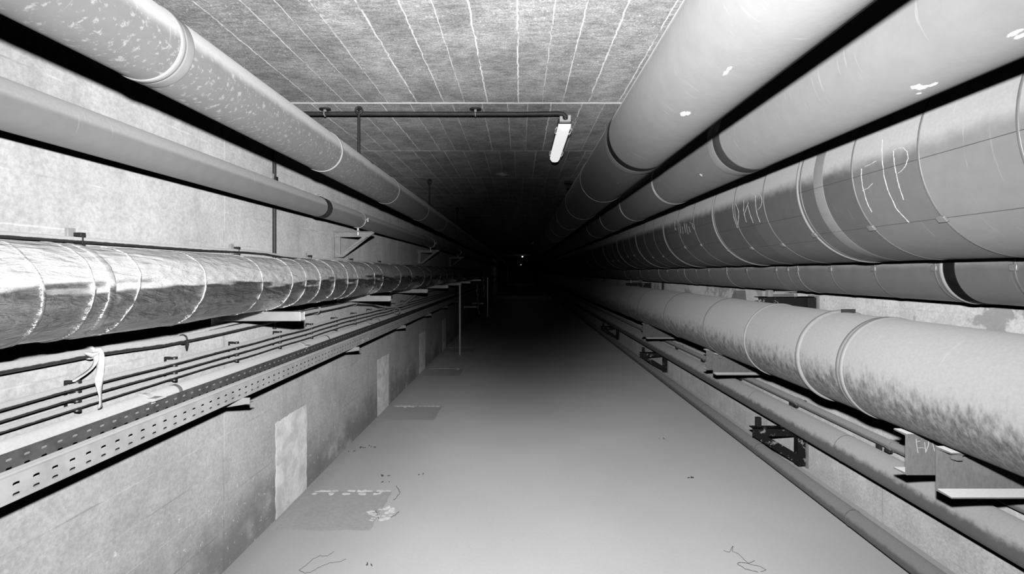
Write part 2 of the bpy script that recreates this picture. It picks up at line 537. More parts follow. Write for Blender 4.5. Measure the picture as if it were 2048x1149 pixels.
for k in range(4):                       # patched pits beside the left wall
    y = 2.94 + 2.1 * k
    MB().prism([(p, max(q, 0.002)) for p, q in ragged_slab(y, y + 0.42, 0.0, 0.625, 0.006)], 'x', XL - 0.01, XL + 0.006).build('plaster_patch', MAT['patch'], wl, smooth=0)
    MB().prism(ragged_slab(XL + 0.02, -0.93, y - 0.12, y + 0.37, 0.008), 'z', -0.01, 0.002).build('screed_patch', MAT['fpatch'], fl, smooth=0)
    cr = MB()                           # pale crust along the far edge
    for row, dens in ((0.375, 0.9), (0.335, 0.35 if k == 0 else 0.1)):
        x = XL + 0.10
        while x < -0.95 - 0.02 * k:
            w = random.uniform(0.02, 0.075)
            if random.random() < dens:
                c_ = y + row + random.uniform(-.006, .006)
                h_ = random.uniform(0.005, 0.016)
                cr.prism([(x + w * 0.5 * math.cos(a * .628) * random.uniform(.75, 1.15), c_ + h_ * math.sin(a * .628) * random.uniform(.6, 1.2)) for a in range(10)], 'z', -0.005, random.uniform(0.004, 0.009))
            x += w * random.uniform(0.6, 1.1)
    if k == 0:
        for _ in range(26):
            px_, py_ = random.uniform(-1.0, -0.83), random.uniform(y - 0.02, y + 0.18)
            w = random.uniform(0.006, 0.024)
            cr.prism([(px_ + w * math.cos(a * .628) * random.uniform(.6, 1.2), py_ + w * .6 * math.sin(a * .628) * random.uniform(.6, 1.2)) for a in range(10)], 'z', -0.005, random.uniform(0.003, 0.008))
    cr.build('lime_crust', MAT['lime'], fl, smooth=0)


# ----------------------------------------------------------------- pipes
def pipe(name, P, mat, label, y0=-0.9, y1=60.0, n=64, steps=None):
    cx, cz, r = P
    prof = [(y0 + (y1 - y0) * i / 40.0, r) for i in range(41)] if steps is None else steps
    o = MB().lathe_y(cx, cz, prof, n).build(name, mat, smooth=50)
    return tag(o, label, 'pipe')


def band(parent, P, name, mat, y, w, h, n=64, edge=0.35):
    """a strap round the pipe, edges rounded over"""
    cx, cz, r = P
    e = min(w * edge, h * 2.5)
    prof = [(y, r - 0.004), (y, r + h * 0.3), (y + e * 0.4, r + h * 0.85), (y + e, r + h), (y + w - e, r + h), (y + w - e * 0.4, r + h * 0.85), (y + w, r + h * 0.3), (y + w, r - 0.004)]
    return MB().lathe_y(cx, cz, prof, n, closed=False).build(name, mat, parent, smooth=60)


# A: the mottled pipe hung high on the left
pa = pipe('insulated_pipe', PA, MAT['A'], 'large mottled grey insulated pipe hung highest on the left, below the ceiling')
for i in range(9):
    y = 0.12 + 1.117 * i
    band(pa, PA, 'joint_band', MAT['paleband'] if i < 2 else MAT['bright'], y, 0.018, 0.0035)
    if i < 2: band(pa, PA, 'joint_band', MAT['ltgrey'], y + 0.022, 0.03, 0.0015)

# rods that hang pipe A from the ceiling
for i, y in enumerate((2.903, 5.17, 7.45)):
    h = empty('pipe_hanger', (PA[0], y, PA[1] + PA[2]), 'thin black rod hanging the left mottled pipe, %s of its row' % ORD[i], 'pipe hanger', 'rods hanging the left mottled pipe')
    zt = ZC - 0.026
    MB().sweep([(PA[0], y, PA[1] + PA[2] - 0.01), (PA[0], y, zt - 0.022)], 0.0085, 12).build('rod', MAT['iron'], h)
    MB().ring((PA[0], y, zt), 0.020, 0.0075, 'y', 24, 8).build('eye', MAT['iron'], h)
    m = MB().sweep([(PA[0], y - 0.012, zt + 0.010), (PA[0], y, zt + 0.004), (PA[0], y + 0.010, zt + 0.010), (PA[0], y + 0.006, ZC)], 0.006, 10)
    m.build('ceiling_hook', MAT['iron'], h)
    MB().lathe_y(PA[0], PA[1], [(y - 0.012, PA[2] - .004), (y - 0.012, PA[2] + 0.004), (y + 0.012, PA[2] + 0.004), (y + 0.012, PA[2] - .004)], 48, closed=False, a0=R(35), a1=R(145)).build('saddle_strap', MAT['iron'], h)

# B: plain pipe on triangular wall brackets
pb = pipe('plain_pipe', PB, MAT['B'], 'plain grey pipe carried on triangular brackets along the left wall')
bb = band(pb, PB, 'black_band', MAT['black'], 3.095, 0.012, 0.0045)
band(pb, PB, 'joint_sleeve', MAT['dkgrey'], 3.112, 0.065, 0.002)
b_ = MB().box(PB[0] - 0.012, PB[0] + 0.012, 3.06, 3.115, PB[1] + PB[2] + 0.002, PB[1] + PB[2] + 0.016)
b_.sweep([(PB[0] - 0.03, 3.10, PB[1] + PB[2] + 0.010), (PB[0] + 0.035, 3.10, PB[1] + PB[2] + 0.010)], 0.006, 8).build('band_bolt', MAT['galvd'], bb)
band(pb, PB, 'black_band', MAT['black'], 6.35, 0.012, 0.0045)

for i, y in enumerate((3.865, 7.00, 10.1)):
    t = EYE + 0.346
    br = empty('pipe_bracket', (XL, y, t), 'triangular grey steel bracket under the plain left pipe, %s of three' % ORD[i], 'bracket', 'triangular brackets on the left wall')
    tip = -1.242
    MB().box(XL, tip - 0.004, y - 0.022, y + 0.022, t - 0.005, t).build('top_plate', MAT['galvd'], br, bevel=0.001)
    MB().prism([(XL, t - 0.006), (tip, t - 0.006), (tip + 0.002, t - 0.012), (tip - 0.045, t - 0.046), (XL, t - 0.046)], 'y', y - 0.004, y + 0.020).build('arm', MAT['galvd'], br, bevel=0.001)
    MB().prism([(XL + 0.008, t - 0.046), (XL + 0.052, t - 0.046), (XL + 0.052, t - 0.218), (XL + 0.008, t - 0.218)], 'y', y - 0.006, y + 0.020).build('upright', MAT['galvd'], br, bevel=0.004)
    MB().prism([(tip - 0.002, t - 0.012), (tip - 0.045, t - 0.046), (tip - 0.098, t - 0.046), (XL + 0.03, t - 0.218), (XL + 0.075, t - 0.218)], 'y', y - 0.003, y + 0.016).build('brace', MAT['galvd'], br, bevel=0.001)
    wp = MB().box(XL, XL + 0.008, y - 0.03, y + 0.03, t - 0.225, t + 0.004).build('wall_plate', MAT['galvd'], br, bevel=0.001)
    for dz in (-0.03, -0.19):
        MB().prism([(XL + 0.032 + 0.012 * math.cos(a * math.pi / 3), t + dz + 0.012 * math.sin(a * math.pi / 3)) for a in range(6)], 'y', y - 0.018, y - 0.004).build('bolt', MAT['galv'], wp, bevel=0.001)
    cl = MB().lathe_y(PB[0], PB[1], [(y - 0.010, PB[2] - 0.004), (y - 0.010, PB[2] + 0.005), (y + 0.010, PB[2] + 0.005), (y + 0.010, PB[2] - 0.004)], 48, closed=False)
    cl = cl.build('pipe_clamp', MAT['galv'], br)
    s = MB().box(PB[0] + PB[2] + 0.003, PB[0] + PB[2] + 0.024, y - 0.012, y + 0.012, PB[1] - 0.004, PB[1] + 0.004)
    s.sweep([(PB[0] + PB[2] + 0.016, y, PB[1] - 0.018), (PB[0] + PB[2] + 0.016, y, PB[1] + 0.012)], 0.005, 8)
    s.build('clamp_screw', MAT['galv'], cl)
    f = MB().sweep([(PB[0], y, PB[1] - PB[2]), (PB[0], y, t - 0.03)], 0.010, 12)
    f.prism([(PB[0] + 0.014 * math.cos(a * math.pi / 3), y + 0.014 * math.sin(a * math.pi / 3)) for a in range(6)], 'z', t, t + 0.010)
    f.build('clamp_foot', MAT['galv'], cl)


# F: the foil wrapped pipe, wrinkles modelled
def foil_pipe():
    cx, cz, r = PF
    n = 96
    ys, y = [], -0.6
    while y < 14.2:
        ys.append(y)
        y += 0.012 if y < 4.5 else 0.03 if y < 8 else 0.08
    vs, fs = [], []
    for y in ys:
        for i in range(n):
            a = 2 * math.pi * i / n
            q = Vector((math.cos(a) * 1.2, y * 2.2, math.sin(a) * 1.2))
            d = mnoise.noise(q * 1.0) * 0.006 + mnoise.noise(Vector((q.x * 4, y * 5, q.z * 4))) * 0.0040
            d += abs(mnoise.noise(Vector((q.x * 7 + 9, y * 9, q.z * 7)))) * -0.0022
            sag = 0.006 * math.sin(y * 1.9 + 0.6)
            rr = r + d
            vs.append((cx + rr * math.cos(a), y, cz + rr * math.sin(a) + sag * 0.5))
    for k in range(len(ys) - 1):
        for i in range(n):
            j = (i + 1) % n
            fs.append((k * n + i, (k + 1) * n + i, (k + 1) * n + j, k * n + j))
    m = MB().add(vs, fs)
    fs2 = [tuple(range(n)), tuple(range((len(ys) - 1) * n + n - 1, (len(ys) - 1) * n - 1, -1))]
    m.f += fs2
    return m.build('foil_pipe', MAT['foil'], smooth=70)


pf = tag(foil_pipe(), 'crinkled silver foil wrapped pipe running along the left wall at waist height', 'pipe')
tapes = [(0.98, .03, .12), (1.10, .010, -.1), (1.228, .008, .05), (1.285, .026, .0), (1.366, .008, .30), (1.66, .008, .24),
         (2.03, .007, .22), (2.30, .008, .25), (2.44, .007, .3), (2.62, .010, .2), (2.84, .014, .0), (3.05, .007, .2), (3.22, .007, .26),
         (3.62, .012, -.15), (3.83, .008, .12), (4.4, .010, .14), (4.85, .010, .1), (5.5, .012, 0.1), (5.9, .012, .1), (6.6, .012, .1), (7.2, .012, .1), (7.8, .012, .1), (8.6, .014, .1)]
for y, w, sl in tapes:
    cx, cz, r = PF
    n = 72
    vs, fs = [], []
    cs = [(-0.5, -0.006), (-0.45, 0.0012), (-0.3, 0.0026), (0.3, 0.0026), (0.45, 0.0012), (0.5, -0.006)]
    for i in range(n):
        a = 2 * math.pi * i / n
        for u, h in cs:
            yy = y + u * w + sl * 0.10 * math.sin(a + 0.3) + 0.004 * mnoise.noise(Vector((math.cos(a) * 3, y * 7, math.sin(a) * 3)))
            q = Vector((math.cos(a) * 1.2, yy * 2.2, math.sin(a) * 1.2))
            d = mnoise.noise(q) * 0.006 + 0.0025 * mnoise.noise(Vector((math.cos(a) * 9, yy * 30, math.sin(a) * 9)))
            rr = r + d + h
            vs.append((cx + rr * math.cos(a), yy, cz + rr * math.sin(a) + 0.003 * math.sin(yy * 1.9 + 0.6)))
    k = len(cs)
    for i in range(n):
        j = (i + 1) % n
        for s in range(k - 1):
            fs.append((i * k + s, i * k + s + 1, j * k + s + 1, j * k + s))
    MB().add(vs, fs).build('foil_tape', MAT['tape'], pf, smooth=70)

# square tube cantilevers carrying the foil pipe
for i in range(7):
    y = 2.372 + 1.6 * i
    if i == 6: y = 13.2
    top = PF[1] - PF[2] - 0.016
    xe = -1.133
    s = empty('pipe_support', (XL, y, top - 0.05), 'pale hollow square tube under the foil pipe, %s of its row' % ORD[i], 'pipe support', 'square tubes carrying the foil pipe')
    o, w = 0.024, 0.0035
    m = MB()
    for x in (XL, xe):
        pass
    vs = []
    for x in (XL, xe):
        for (a, b) in ((-o, 0), (o, 0), (o, 2 * o), (-o, 2 * o)):
            vs.append((x, y + a, top - 2 * o + b))
        for (a, b) in ((-o + w, w), (o - w, w), (o - w, 2 * o - w), (-o + w, 2 * o - w)):
            vs.append((x, y + a, top - 2 * o + b))
    fs = []
    for q in range(4):
        r_ = (q + 1) % 4
        fs += [(q, r_, 8 + r_, 8 + q), (4 + q, 12 + q, 12 + r_, 4 + r_), (8 + q, 8 + r_, 12 + r_, 12 + q), (q, 4 + q, 4 + r_, r_)]
    m.add(vs, fs).build('square_tube', MAT['galv'], s, smooth=0, bevel=0.0015)
    c = MB().box(-1.355, -1.305, y - 0.026, y + 0.026, top, top + 0.010)
    c.sweep([(-1.33, y, top), (-1.33, y, top + 0.030)], 0.010, 10)
    c.prism([(-1.33 + 0.013 * math.cos(a * math.pi / 3), top + 0.005 + 0.013 * math.sin(a * math.pi / 3)) for a in range(6)], 'y', y - 0.042, y - 0.026)
    c.build('clamp_foot', MAT['galv'], s, bevel=0.002)
    MB().box(XL, XL + 0.006, y - 0.05, y + 0.05, top - 0.12, top + 0.01).build('wall_plate', MAT['galv'], s, bevel=0.001)

# the post below the fifth tube, and the frame beyond
po = empty('steel_post', (-1.155, 8.772, 0), 'slim upright steel post standing on the floor below the foil pipe', 'post')
MB().box(-1.175, -1.138, 8.752, 8.792, 0.006, PF[1] - PF[2] - 0.016 - 0.050).build('shaft', MAT['galv'], po, bevel=0.002)
MB().box(-1.195, -1.118, 8.732, 8.812, 0.0, 0.006).build('foot_plate', MAT['galvd'], po)
fr = empty('rail_frame', (-1.16, 16.3, 0), 'distant slim steel upright with a long rail on top', 'rail frame')
MB().box(-1.178, -1.142, 16.28, 16.32, 0.0, EYE - 0.235).build('upright', MAT['galv'], fr, bevel=0.002)
MB().box(-1.185, -1.135, 16.25, 27.0, EYE - 0.235, EYE - 0.195).build('rail', MAT['galv'], fr, bevel=0.002)
for k, (px_, y, z0, z1) in enumerate(((956, 12.8, EYE - 1.18, EYE - 0.34), (968, 15.0, EYE - 0.98, EYE - 0.08))):
    x = (px_ - VX) / FPX * y
    pts, rs = [], []
    for j in range(28):
        f = j / 27.0
        pts.append((x - 0.035 + 0.05 * (1 - f) + 0.012 * math.sin(f * 23 + k), y, z0 + (z1 - z0) * f))
        rs.append(0.036 + 0.012 * math.sin(f * 31 + 2 * k) * math.sin(f * 12))
    tag(MB().sweep(pts, rs, 18).build('foil_drop_pipe', MAT['tape'], smooth=70),
        ('upright crinkled foil pipe beyond the steel post, nearer of two', 'upright crinkled foil pipe beside the distant rail frame, farther of two')[k], 'pipe', 'upright foil pipes')

for k, (y, x1, dz) in enumerate(((12.83, -1.21, -0.98), (15.03, -1.20, -1.03))):
    t = empty('pipe_support', (XL, y, EYE + dz), ('short pale bar from the left wall to the nearer upright foil pipe', 'short pale bar from the left wall to the farther upright foil pipe')[k], 'pipe support', 'bars holding the upright foil pipes')
    MB().box(XL, x1, y + 0.005, y + 0.045, EYE + dz - 0.02, EYE + dz + 0.02).build('bar', MAT['galv'], t, bevel=0.002)
    MB().box(XL, XL + 0.006, y - 0.02, y + 0.07, EYE + dz - 0.05, EYE + dz + 0.05).build('wall_plate', MAT['galv'], t)

# thin conduit above the foil pipe, with saddles
XC = -1.545
pts = []
for y, z in ((-0.6, .110), (0.8, .112), (1.5, .113), (2.2, .112), (2.55, .118), (2.75, .116), (2.95, .104), (3.2, .100), (4.2, .099), (6, .10), (9, .11), (20, .11)):
    pts.append((XC, y, EYE + z))
tag(MB().sweep(pts, 0.0105, 12).build('wall_conduit', MAT['cable'], smooth=60), 'thin stained conduit clipped to the left wall just above the foil pipe', 'conduit')
for i, y in enumerate((1.592, 2.48, 3.34, 4.16, 5.0)):
    z = EYE + (0.113 if y < 2.6 else 0.10)
    c = empty('conduit_saddle', (XL, y, z), 'small saddle on the thin conduit above the foil pipe, %s of its row' % ORD[i], 'conduit saddle', 'saddles on the thin left conduit')
    MB().box(XL, XL + 0.012, y - 0.014, y + 0.014, z - 0.03, z + 0.042).build('base', MAT['galvd'], c, bevel=0.001)
    m = MB().box(XC - 0.012, XC + 0.015, y - 0.006, y + 0.012, z + 0.012, z + 0.026)
    m.box(XC - 0.012, XC + 0.015, y - 0.006, y + 0.012, z - 0.024, z - 0.012)
    m.box(XC + 0.0105, XC + 0.0135, y + 0.001, y + 0.006, z - 0.024, z + 0.026)
    m.build('strap', MAT['iron'], c, bevel=0.001)
    MB().sweep([(XC + 0.002, y - 0.012, z + 0.019), (XC + 0.002, y + 0.02, z + 0.019)], 0.006, 8).build('screw', MAT['iron'], c)

# riser conduit on the left wall and the conduit over the ceiling to the lamp
YR = 2.90
tag(MB().sweep([(XL + 0.015, YR, EYE - 0.36), (XL + 0.015, YR, ZC - 0.03)], 0.0115, 14).build('riser_conduit', MAT['conduit'], smooth=60),
    'dark vertical conduit rising up the left wall behind the pipes', 'conduit')
rs = empty('conduit_saddle', (XL, YR, EYE + 0.605), 'small saddle on the dark vertical riser, left wall', 'conduit saddle')
MB().box(XL, XL + 0.020, YR - 0.045, YR - 0.012, EYE + 0.590, EYE + 0.625).build('base', MAT['galvd'], rs, bevel=0.002)
MB().box(XL + 0.002, XL + 0.032, YR - 0.016, YR + 0.016, EYE + 0.585, EYE + 0.610).build('strap', MAT['iron'], rs, bevel=0.003)

XLAMP, YLAMP = 0.296, 2.97
ZK = ZC - 0.036
pts = [(XL + 0.03, 2.935, ZK), (-1.0, 2.935, ZK), (0.0, 2.94, ZK), (XLAMP - 0.05, 2.93, ZK), (XLAMP - 0.018, 2.932, ZK - 0.002), (XLAMP - 0.003, 2.938, ZK - 0.014), (XLAMP, 2.945, ZK - 0.034)]
tag(MB().sweep(pts, 0.0135, 14).build('ceiling_conduit', MAT['conduit'], smooth=60), 'dark conduit crossing the ceiling from the left wall to the lamp', 'conduit')
for i, px_ in enumerate((650, 951)):
    x = (px_ - VX) / FPX * 2.94
    c = empty('conduit_saddle', (x, 2.94, ZC), 'small dark saddle on the ceiling conduit, %s' % ('over the left pipe' if i == 0 else 'midway along it'), 'conduit saddle', 'saddles on the ceiling conduit')
    MB().prism([(x + 0.038 * math.cos(a * math.pi / 8), 2.94 + 0.024 * math.sin(a * math.pi / 8)) for a in range(16)], 'z', ZC - 0.010, ZC).build('base', MAT['iron'], c, bevel=0.002)
    m = MB().box(x - 0.007, x + 0.007, 2.932, 2.948, ZK + 0.010, ZC - 0.008)
    m.ring((x, 2.938, ZK), 0.0155, 0.003, 'x', 20, 6)
    m.build('strap', MAT['galvd'], c, bevel=0.001)

# fluorescent lamps
def lamp(x, y, lit, label, L=0.95):
    zb = ZC - 0.105                        # underside of the housing
    t = empty('ceiling_lamp', (x, y, ZC), label, 'lamp', 'ceiling lamps')
    w = 0.043
    MB().prism([(x - w, y + 0.03), (x + w, y + 0.03), (x + w, y + L - 0.03), (x + w * 0.8, y + L), (x - w * 0.8, y + L), (x - w, y + L - 0.03)], 'z', zb + 0.025, zb + 0.06).build('housing', MAT['dkgrey'], t, bevel=0.004)
    pr = [(x - w * .98, zb + 0.03), (x - w * .92, zb + 0.005), (x - w * .55, zb - 0.016), (x, zb - 0.020), (x + w * .55, zb - 0.016), (x + w * .92, zb + 0.005), (x + w * .98, zb + 0.03)]
    d = MB()
    n = len(pr)
    vs = [(p, y + 0.035, q) for p, q in pr] + [(p, y + L - 0.05, q) for p, q in pr] + [(x + (p - x) * .75, y + L - 0.01, zb + 0.03 + (q - zb - 0.03) * 0.55) for p, q in pr]
    fs = [tuple(range(n))] + [(i, i + 1, n + i + 1, n + i) for i in range(n - 1)] + [(n + i, n + i + 1, 2 * n + i + 1, 2 * n + i) for i in range(n - 1)] + [tuple(range(3 * n - 1, 2 * n - 1, -1))]
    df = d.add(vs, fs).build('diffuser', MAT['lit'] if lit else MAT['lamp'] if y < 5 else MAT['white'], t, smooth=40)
    MB().prism([(x - w * .85, zb + 0.032), (x - w * .85, zb + 0.066), (x - w * .42, zb + 0.066), (x - w * .36, zb + 0.046), (x, zb + 0.040), (x + w * .36, zb + 0.046), (x + w * .42, zb + 0.072), (x + w * .85, zb + 0.072), (x + w * .85, zb + 0.032)], 'y', y, y + 0.035).build('end_fork', MAT['white'], t, bevel=0.002)
    for s, yy in ((-1, 0.12), (1, 0.12), (-1, 0.72), (1, 0.72)):
        MB().sweep([(x + s * w, y + yy, zb + 0.034), (x + s * (w + 0.012), y + yy + 0.01, zb + 0.02), (x + s * (w + 0.012), y + yy + 0.06, zb + 0.012), (x + s * w * .98, y + yy + 0.07, zb + 0.002)], 0.004, 8).build('clip', MAT['white'], df)
    m = MB().box(x - 0.02, x + 0.02, y + 0.20, y + 0.25, zb + 0.06, ZC)
    m.box(x - 0.02, x + 0.02, y + L - 0.25, y + L - 0.20, zb + 0.06, ZC)
    m.build('mounting_foot', MAT['dkgrey'], t)


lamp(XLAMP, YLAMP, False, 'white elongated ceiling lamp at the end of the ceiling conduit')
lamp(0.42, 15.2, False, 'unlit ceiling lamp far down the tunnel, a faint bar')
lamp(0.15, 27.5, True, 'lit ceiling lamp, the bright dot deep in the tunnel')
lamp(0.13, 58.0, True, 'lit ceiling lamp, the tiny lower dot deepest in the tunnel')

# ----------------------------------------------------------------- cables on the left wall
def cable(name, pts, r, label, mat='cable', group=None, sag=0.004, cat='cable', y_end=None):
    out = []
    for (p, q) in zip(pts[:-1], pts[1:]):
        p, q = Vector(p), Vector(q)
        k = max(2, int((q - p).length / 0.06)) if p.y < 9 else 6
        for i in range(k):
            f = i / k
            v = p.lerp(q, f * f * (3 - 2 * f) if abs(p.z - q.z) > 0.02 else f)
            v.z += sag * mnoise.noise(Vector((v.y * 2.3, r * 900, v.z * 3)))
            out.append(v)
    out.append(Vector(pts[-1]))
    return tag(MB().sweep(out, r, 14).build(name, MAT[mat], smooth=70), label, cat, group)


XB = -1.535
cable('cable', [(XB, y, EYE + z) for y, z in ((-.6, -.285), (1.0, -.283), (1.64, -.287), (1.94, -.306), (2.46, -.304), (3.25, -.293), (4.2, -.288), (4.7, -.33), (5.2, -.41), (5.9, -.44), (6.5, -.36), (7, -.31), (10, -.31), (24, -.31))],
      0.0175, 'thickest loose cable directly below the foil pipe, with a white ribbon on it')
cable('cable', [(XB - 0.012, y, EYE + z) for y, z in ((2.25, -.285), (2.6, -.272), (3.3, -.268), (3.95, -.262), (4.3, -.27), (4.8, -.345), (5.3, -.40), (5.9, -.405), (6.5, -.33), (7, -.285), (10, -.285), (24, -.285))],
      0.0095, 'thinner cable strapped above the thick one beyond the first square tube')
for nm, z, r in (('topmost', -.398, .0125), ('middle', -.431, .0125), ('lowest', -.464, .0105)):
    cable('cable', [(XB, y, EYE + z + dz) for y, dz in ((-.6, 0), (2.9, 0), (3.3, -.004), (3.9, .004), (4.6, -.006), (5.2, -.012), (8, -.01), (24, -.01))], r,
          '%s of three parallel cables held by black clips on left wall' % nm, group='three clipped cables', sag=0.006)

# black bow tie clips
CLIP_Y = [1.137 + 0.4435 * k for k in range(14)]


def clip():
    c = empty('cable_clip', (XL, 0, EYE - 0.43), '', 'cable clip', 'black cable clips on the left wall')
    x0, x1 = XL, XL + 0.054
    for z in (-.3815, -.4145, -.4475, -.480):
        zc = EYE + z
        MB().prism([(x0, zc - .0055), (x0 + .02, zc - .0055), (x0 + .034, zc - .002), (x1 - .016, zc - .0055), (x1, zc - .0055), (x1, zc + .0055), (x1 - .016, zc + .0055), (x0 + .034, zc + .0022), (x0 + .018, zc + .0055), (x0, zc + .0055)], 'y', -0.005, 0.005).build('lug', MAT['clip'], c)
        MB().sweep([(x1 - 0.007, -0.008, zc), (x1 - 0.007, -0.004, zc)], 0.003, 8).build('screw', MAT['galv'], c)
    MB().box(XL, XL + 0.004, -0.005, 0.005, EYE - 0.484, EYE - 0.376).build('back_strip', MAT['clip'], c)
    return c


c0 = clip()
for i, y in enumerate(CLIP_Y):
    lab = 'black bow tie clip holding three cables on left wall, %s of its row' % ORD[i]
    if i == 0:
        c0.location.y = y; c0['label'] = lab
    else:
        copy_tree(c0, (XL, y, EYE - 0.43), lab)

# straps round the cable pair
for i, (y, z0, z1) in enumerate(((3.42, -.315, -.252), (4.22, -.31, -.25), (5.10, -.425, -.365))):
    tag(MB().lathe_y(XB - 0.003, EYE + (z0 + z1) / 2, [(y, (z1 - z0) / 2 - .002), (y, (z1 - z0) / 2 + .002), (y + .028, (z1 - z0) / 2 + .002), (y + .028, (z1 - z0) / 2 - .002)], 20, closed=False).build('cable_strap', MAT['cable'], smooth=60),
        'strap binding the loose cable pair below the foil pipe, %s of three' % ORD[i], 'strap', 'straps round the loose cable pair')
# hanging end loop further along
tag(MB().ring((-1.50, 5.55, EYE - 0.475), 0.035, 0.008, 'y', 24, 8).build('cable_loop', MAT['cable'], smooth=70), 'small loop of cable hanging off the loose cables farther along', 'cable loop')

# white ribbon tied to the thick cable
rb = empty('ribbon', (-1.508, 1.63, EYE - 0.285), 'white ribbon tied round the thick cable and hanging down', 'ribbon')
def ribbon_strip(pts, w, name):
    vs, fs = [], []
    for i, (x, y, z, tw) in enumerate(pts):
        for s in (-1, -0.33, 0.33, 1):
            vs.append((x + math.sin(tw) * s * w * 0.5 + 0.002 * (1 if abs(s) < .5 else 0), y + math.cos(tw) * s * w * 0.5, z))
    for i in range(len(pts) - 1):
        for s in range(3):
            fs.append((i * 4 + s, i * 4 + s + 1, (i + 1) * 4 + s + 1, (i + 1) * 4 + s))
    o = MB().add(vs, fs).build(name, MAT['cloth'], rb, smooth=70)
    sd = o.modifiers.new('thickness', 'SOLIDIFY'); sd.thickness = 0.002
strip = []
for i in range(24):
    f = i / 23.0
    strip.append((-1.508 + 0.004 * math.sin(f * 9), 1.625 + 0.006 * math.sin(f * 5) + 0.012 * f, EYE - 0.272 - 0.215 * f, 0.4 + 0.9 * math.sin(f * 5.5)))
ribbon_strip(strip, 0.023, 'tail')
strip = []
for i in range(14):
    f = i / 13.0
    strip.append((-1.505, 1.615 - 0.075 * f + 0.015 * math.sin(f * 6), EYE - 0.292 - 0.075 * f - 0.02 * math.sin(f * 3), 0.5 + 1.2 * math.sin(f * 4)))
ribbon_strip(strip, 0.014, 'short_tail')
k_ = MB().ring((XB, 1.622, EYE - 0.287), 0.0195, 0.006, 'y', 24, 8)
k_.sweep([(-1.512, 1.58, EYE - 0.280), (-1.508, 1.60, EYE - 0.292), (-1.506, 1.625, EYE - 0.288)], [0.004, 0.009, 0.006], 8)
k_.build('knot', MAT['cloth'], rb, smooth=70)
bt = empty('cable_tie', (-1.515, 2.07, EYE - 0.306), 'small black tie with loose end on the thick cable', 'cable tie')
MB().ring((XB, 2.07, EYE - 0.3055), 0.0195, 0.004, 'y', 24, 6).build('loop', MAT['clip'], bt)
MB().sweep([(-1.514, 2.07, EYE - 0.318), (-1.510, 2.062, EYE - 0.334), (-1.514, 2.068, EYE - 0.350)], [0.008, 0.006, 0.003], 8).build('loose_end', MAT['clip'], bt)

# pale conduit just above the tray
TTOP = EYE - 0.531
PT = (-1.545, EYE - 0.537, 0.034)
pc = tag(MB().lathe_y(*PT[:2], [(-.6, PT[2]), (1.46, PT[2]), (6, PT[2]), (26, PT[2])], 32).build('pale_conduit', MAT['pvc'], smooth=60), 'pale round conduit running along the wall directly above the perforated tray', 'conduit')
for y in (2.02, 3.6, 4.9): band(pc, PT, 'coupling', MAT['ltgrey'], y, 0.02, 0.0015, 32)
for i, y in enumerate((1.86, 3.20, 4.55, 5.9)):
    c = empty('conduit_saddle', (XL, y, PT[1]), 'white saddle on the pale conduit above the tray, %s of its row' % ORD[i], 'conduit saddle', 'white saddles on the pale conduit')
    MB().lathe_y(PT[0], PT[1], [(y, PT[2]), (y, PT[2] + .004), (y + .022, PT[2] + .004), (y + .022, PT[2])], 24, closed=False, a0=R(-100), a1=R(115)).build('strap', MAT['white'], c)
    MB().prism([(y - 0.02, TTOP + 0.006), (y + 0.05, TTOP + 0.006), (y + 0.03, TTOP + 0.016), (y - 0.008, TTOP + 0.016)], 'x', PT[0] + 0.025, PT[0] + 0.062).build('foot', MAT['white'], c)

# perforated cable tray
TX0, TX1 = -1.508, -1.320
TT, TB = EYE - 0.531, EYE - 0.597
tr = empty('cable_tray', (-1.41, 0, TB), 'long perforated steel cable tray with two rows of slots, left wall', 'cable tray')


def slotted(x, ya, yb, solid_to):
    m = MB()
    pitch = 0.05
    rows = [(TT, (TT + TB) / 2 - 0.001, TT - 0.0225), ((TT + TB) / 2 - 0.001, TB, TT - 0.0500)]
    stad = []
    hl, hh = 0.0092, 0.0045
    # 12 points of a slot, clockwise from the right, matched to 12 points of its cell
    inner = [(hl, 0), (hl - .0012, hh * .75), (hl - hh, hh), (0, hh), (-hl + hh, hh), (-hl + .0012, hh * .75), (-hl, 0), (-hl + .0012, -hh * .75), (-hl + hh, -hh), (0, -hh), (hl - hh, -hh), (hl - .0012, -hh * .75)]
    y = ya
    while y < yb - 1e-6:
        for (zt, zb, zc) in rows:
            cy = y + pitch / 2
            hw = pitch / 2
            outer = [(hw, zc), (hw, zt), (hw * .5, zt), (0, zt), (-hw * .5, zt), (-hw, zt), (-hw, zc), (-hw, zb), (-hw * .5, zb), (0, zb), (hw * .5, zb), (hw, zb)]
            vs = [(x, cy + p, zc + q) for p, q in inner] + [(x, cy + p, q) for p, q in outer]
            m.add(vs, [(i, (i + 1) % 12, 12 + (i + 1) % 12, 12 + i) for i in range(12)])
        y += pitch
    m.add([(x, yb, TB), (x, solid_to, TB), (x, solid_to, TT), (x, yb, TT)], [(0, 1, 2, 3)])
    return m


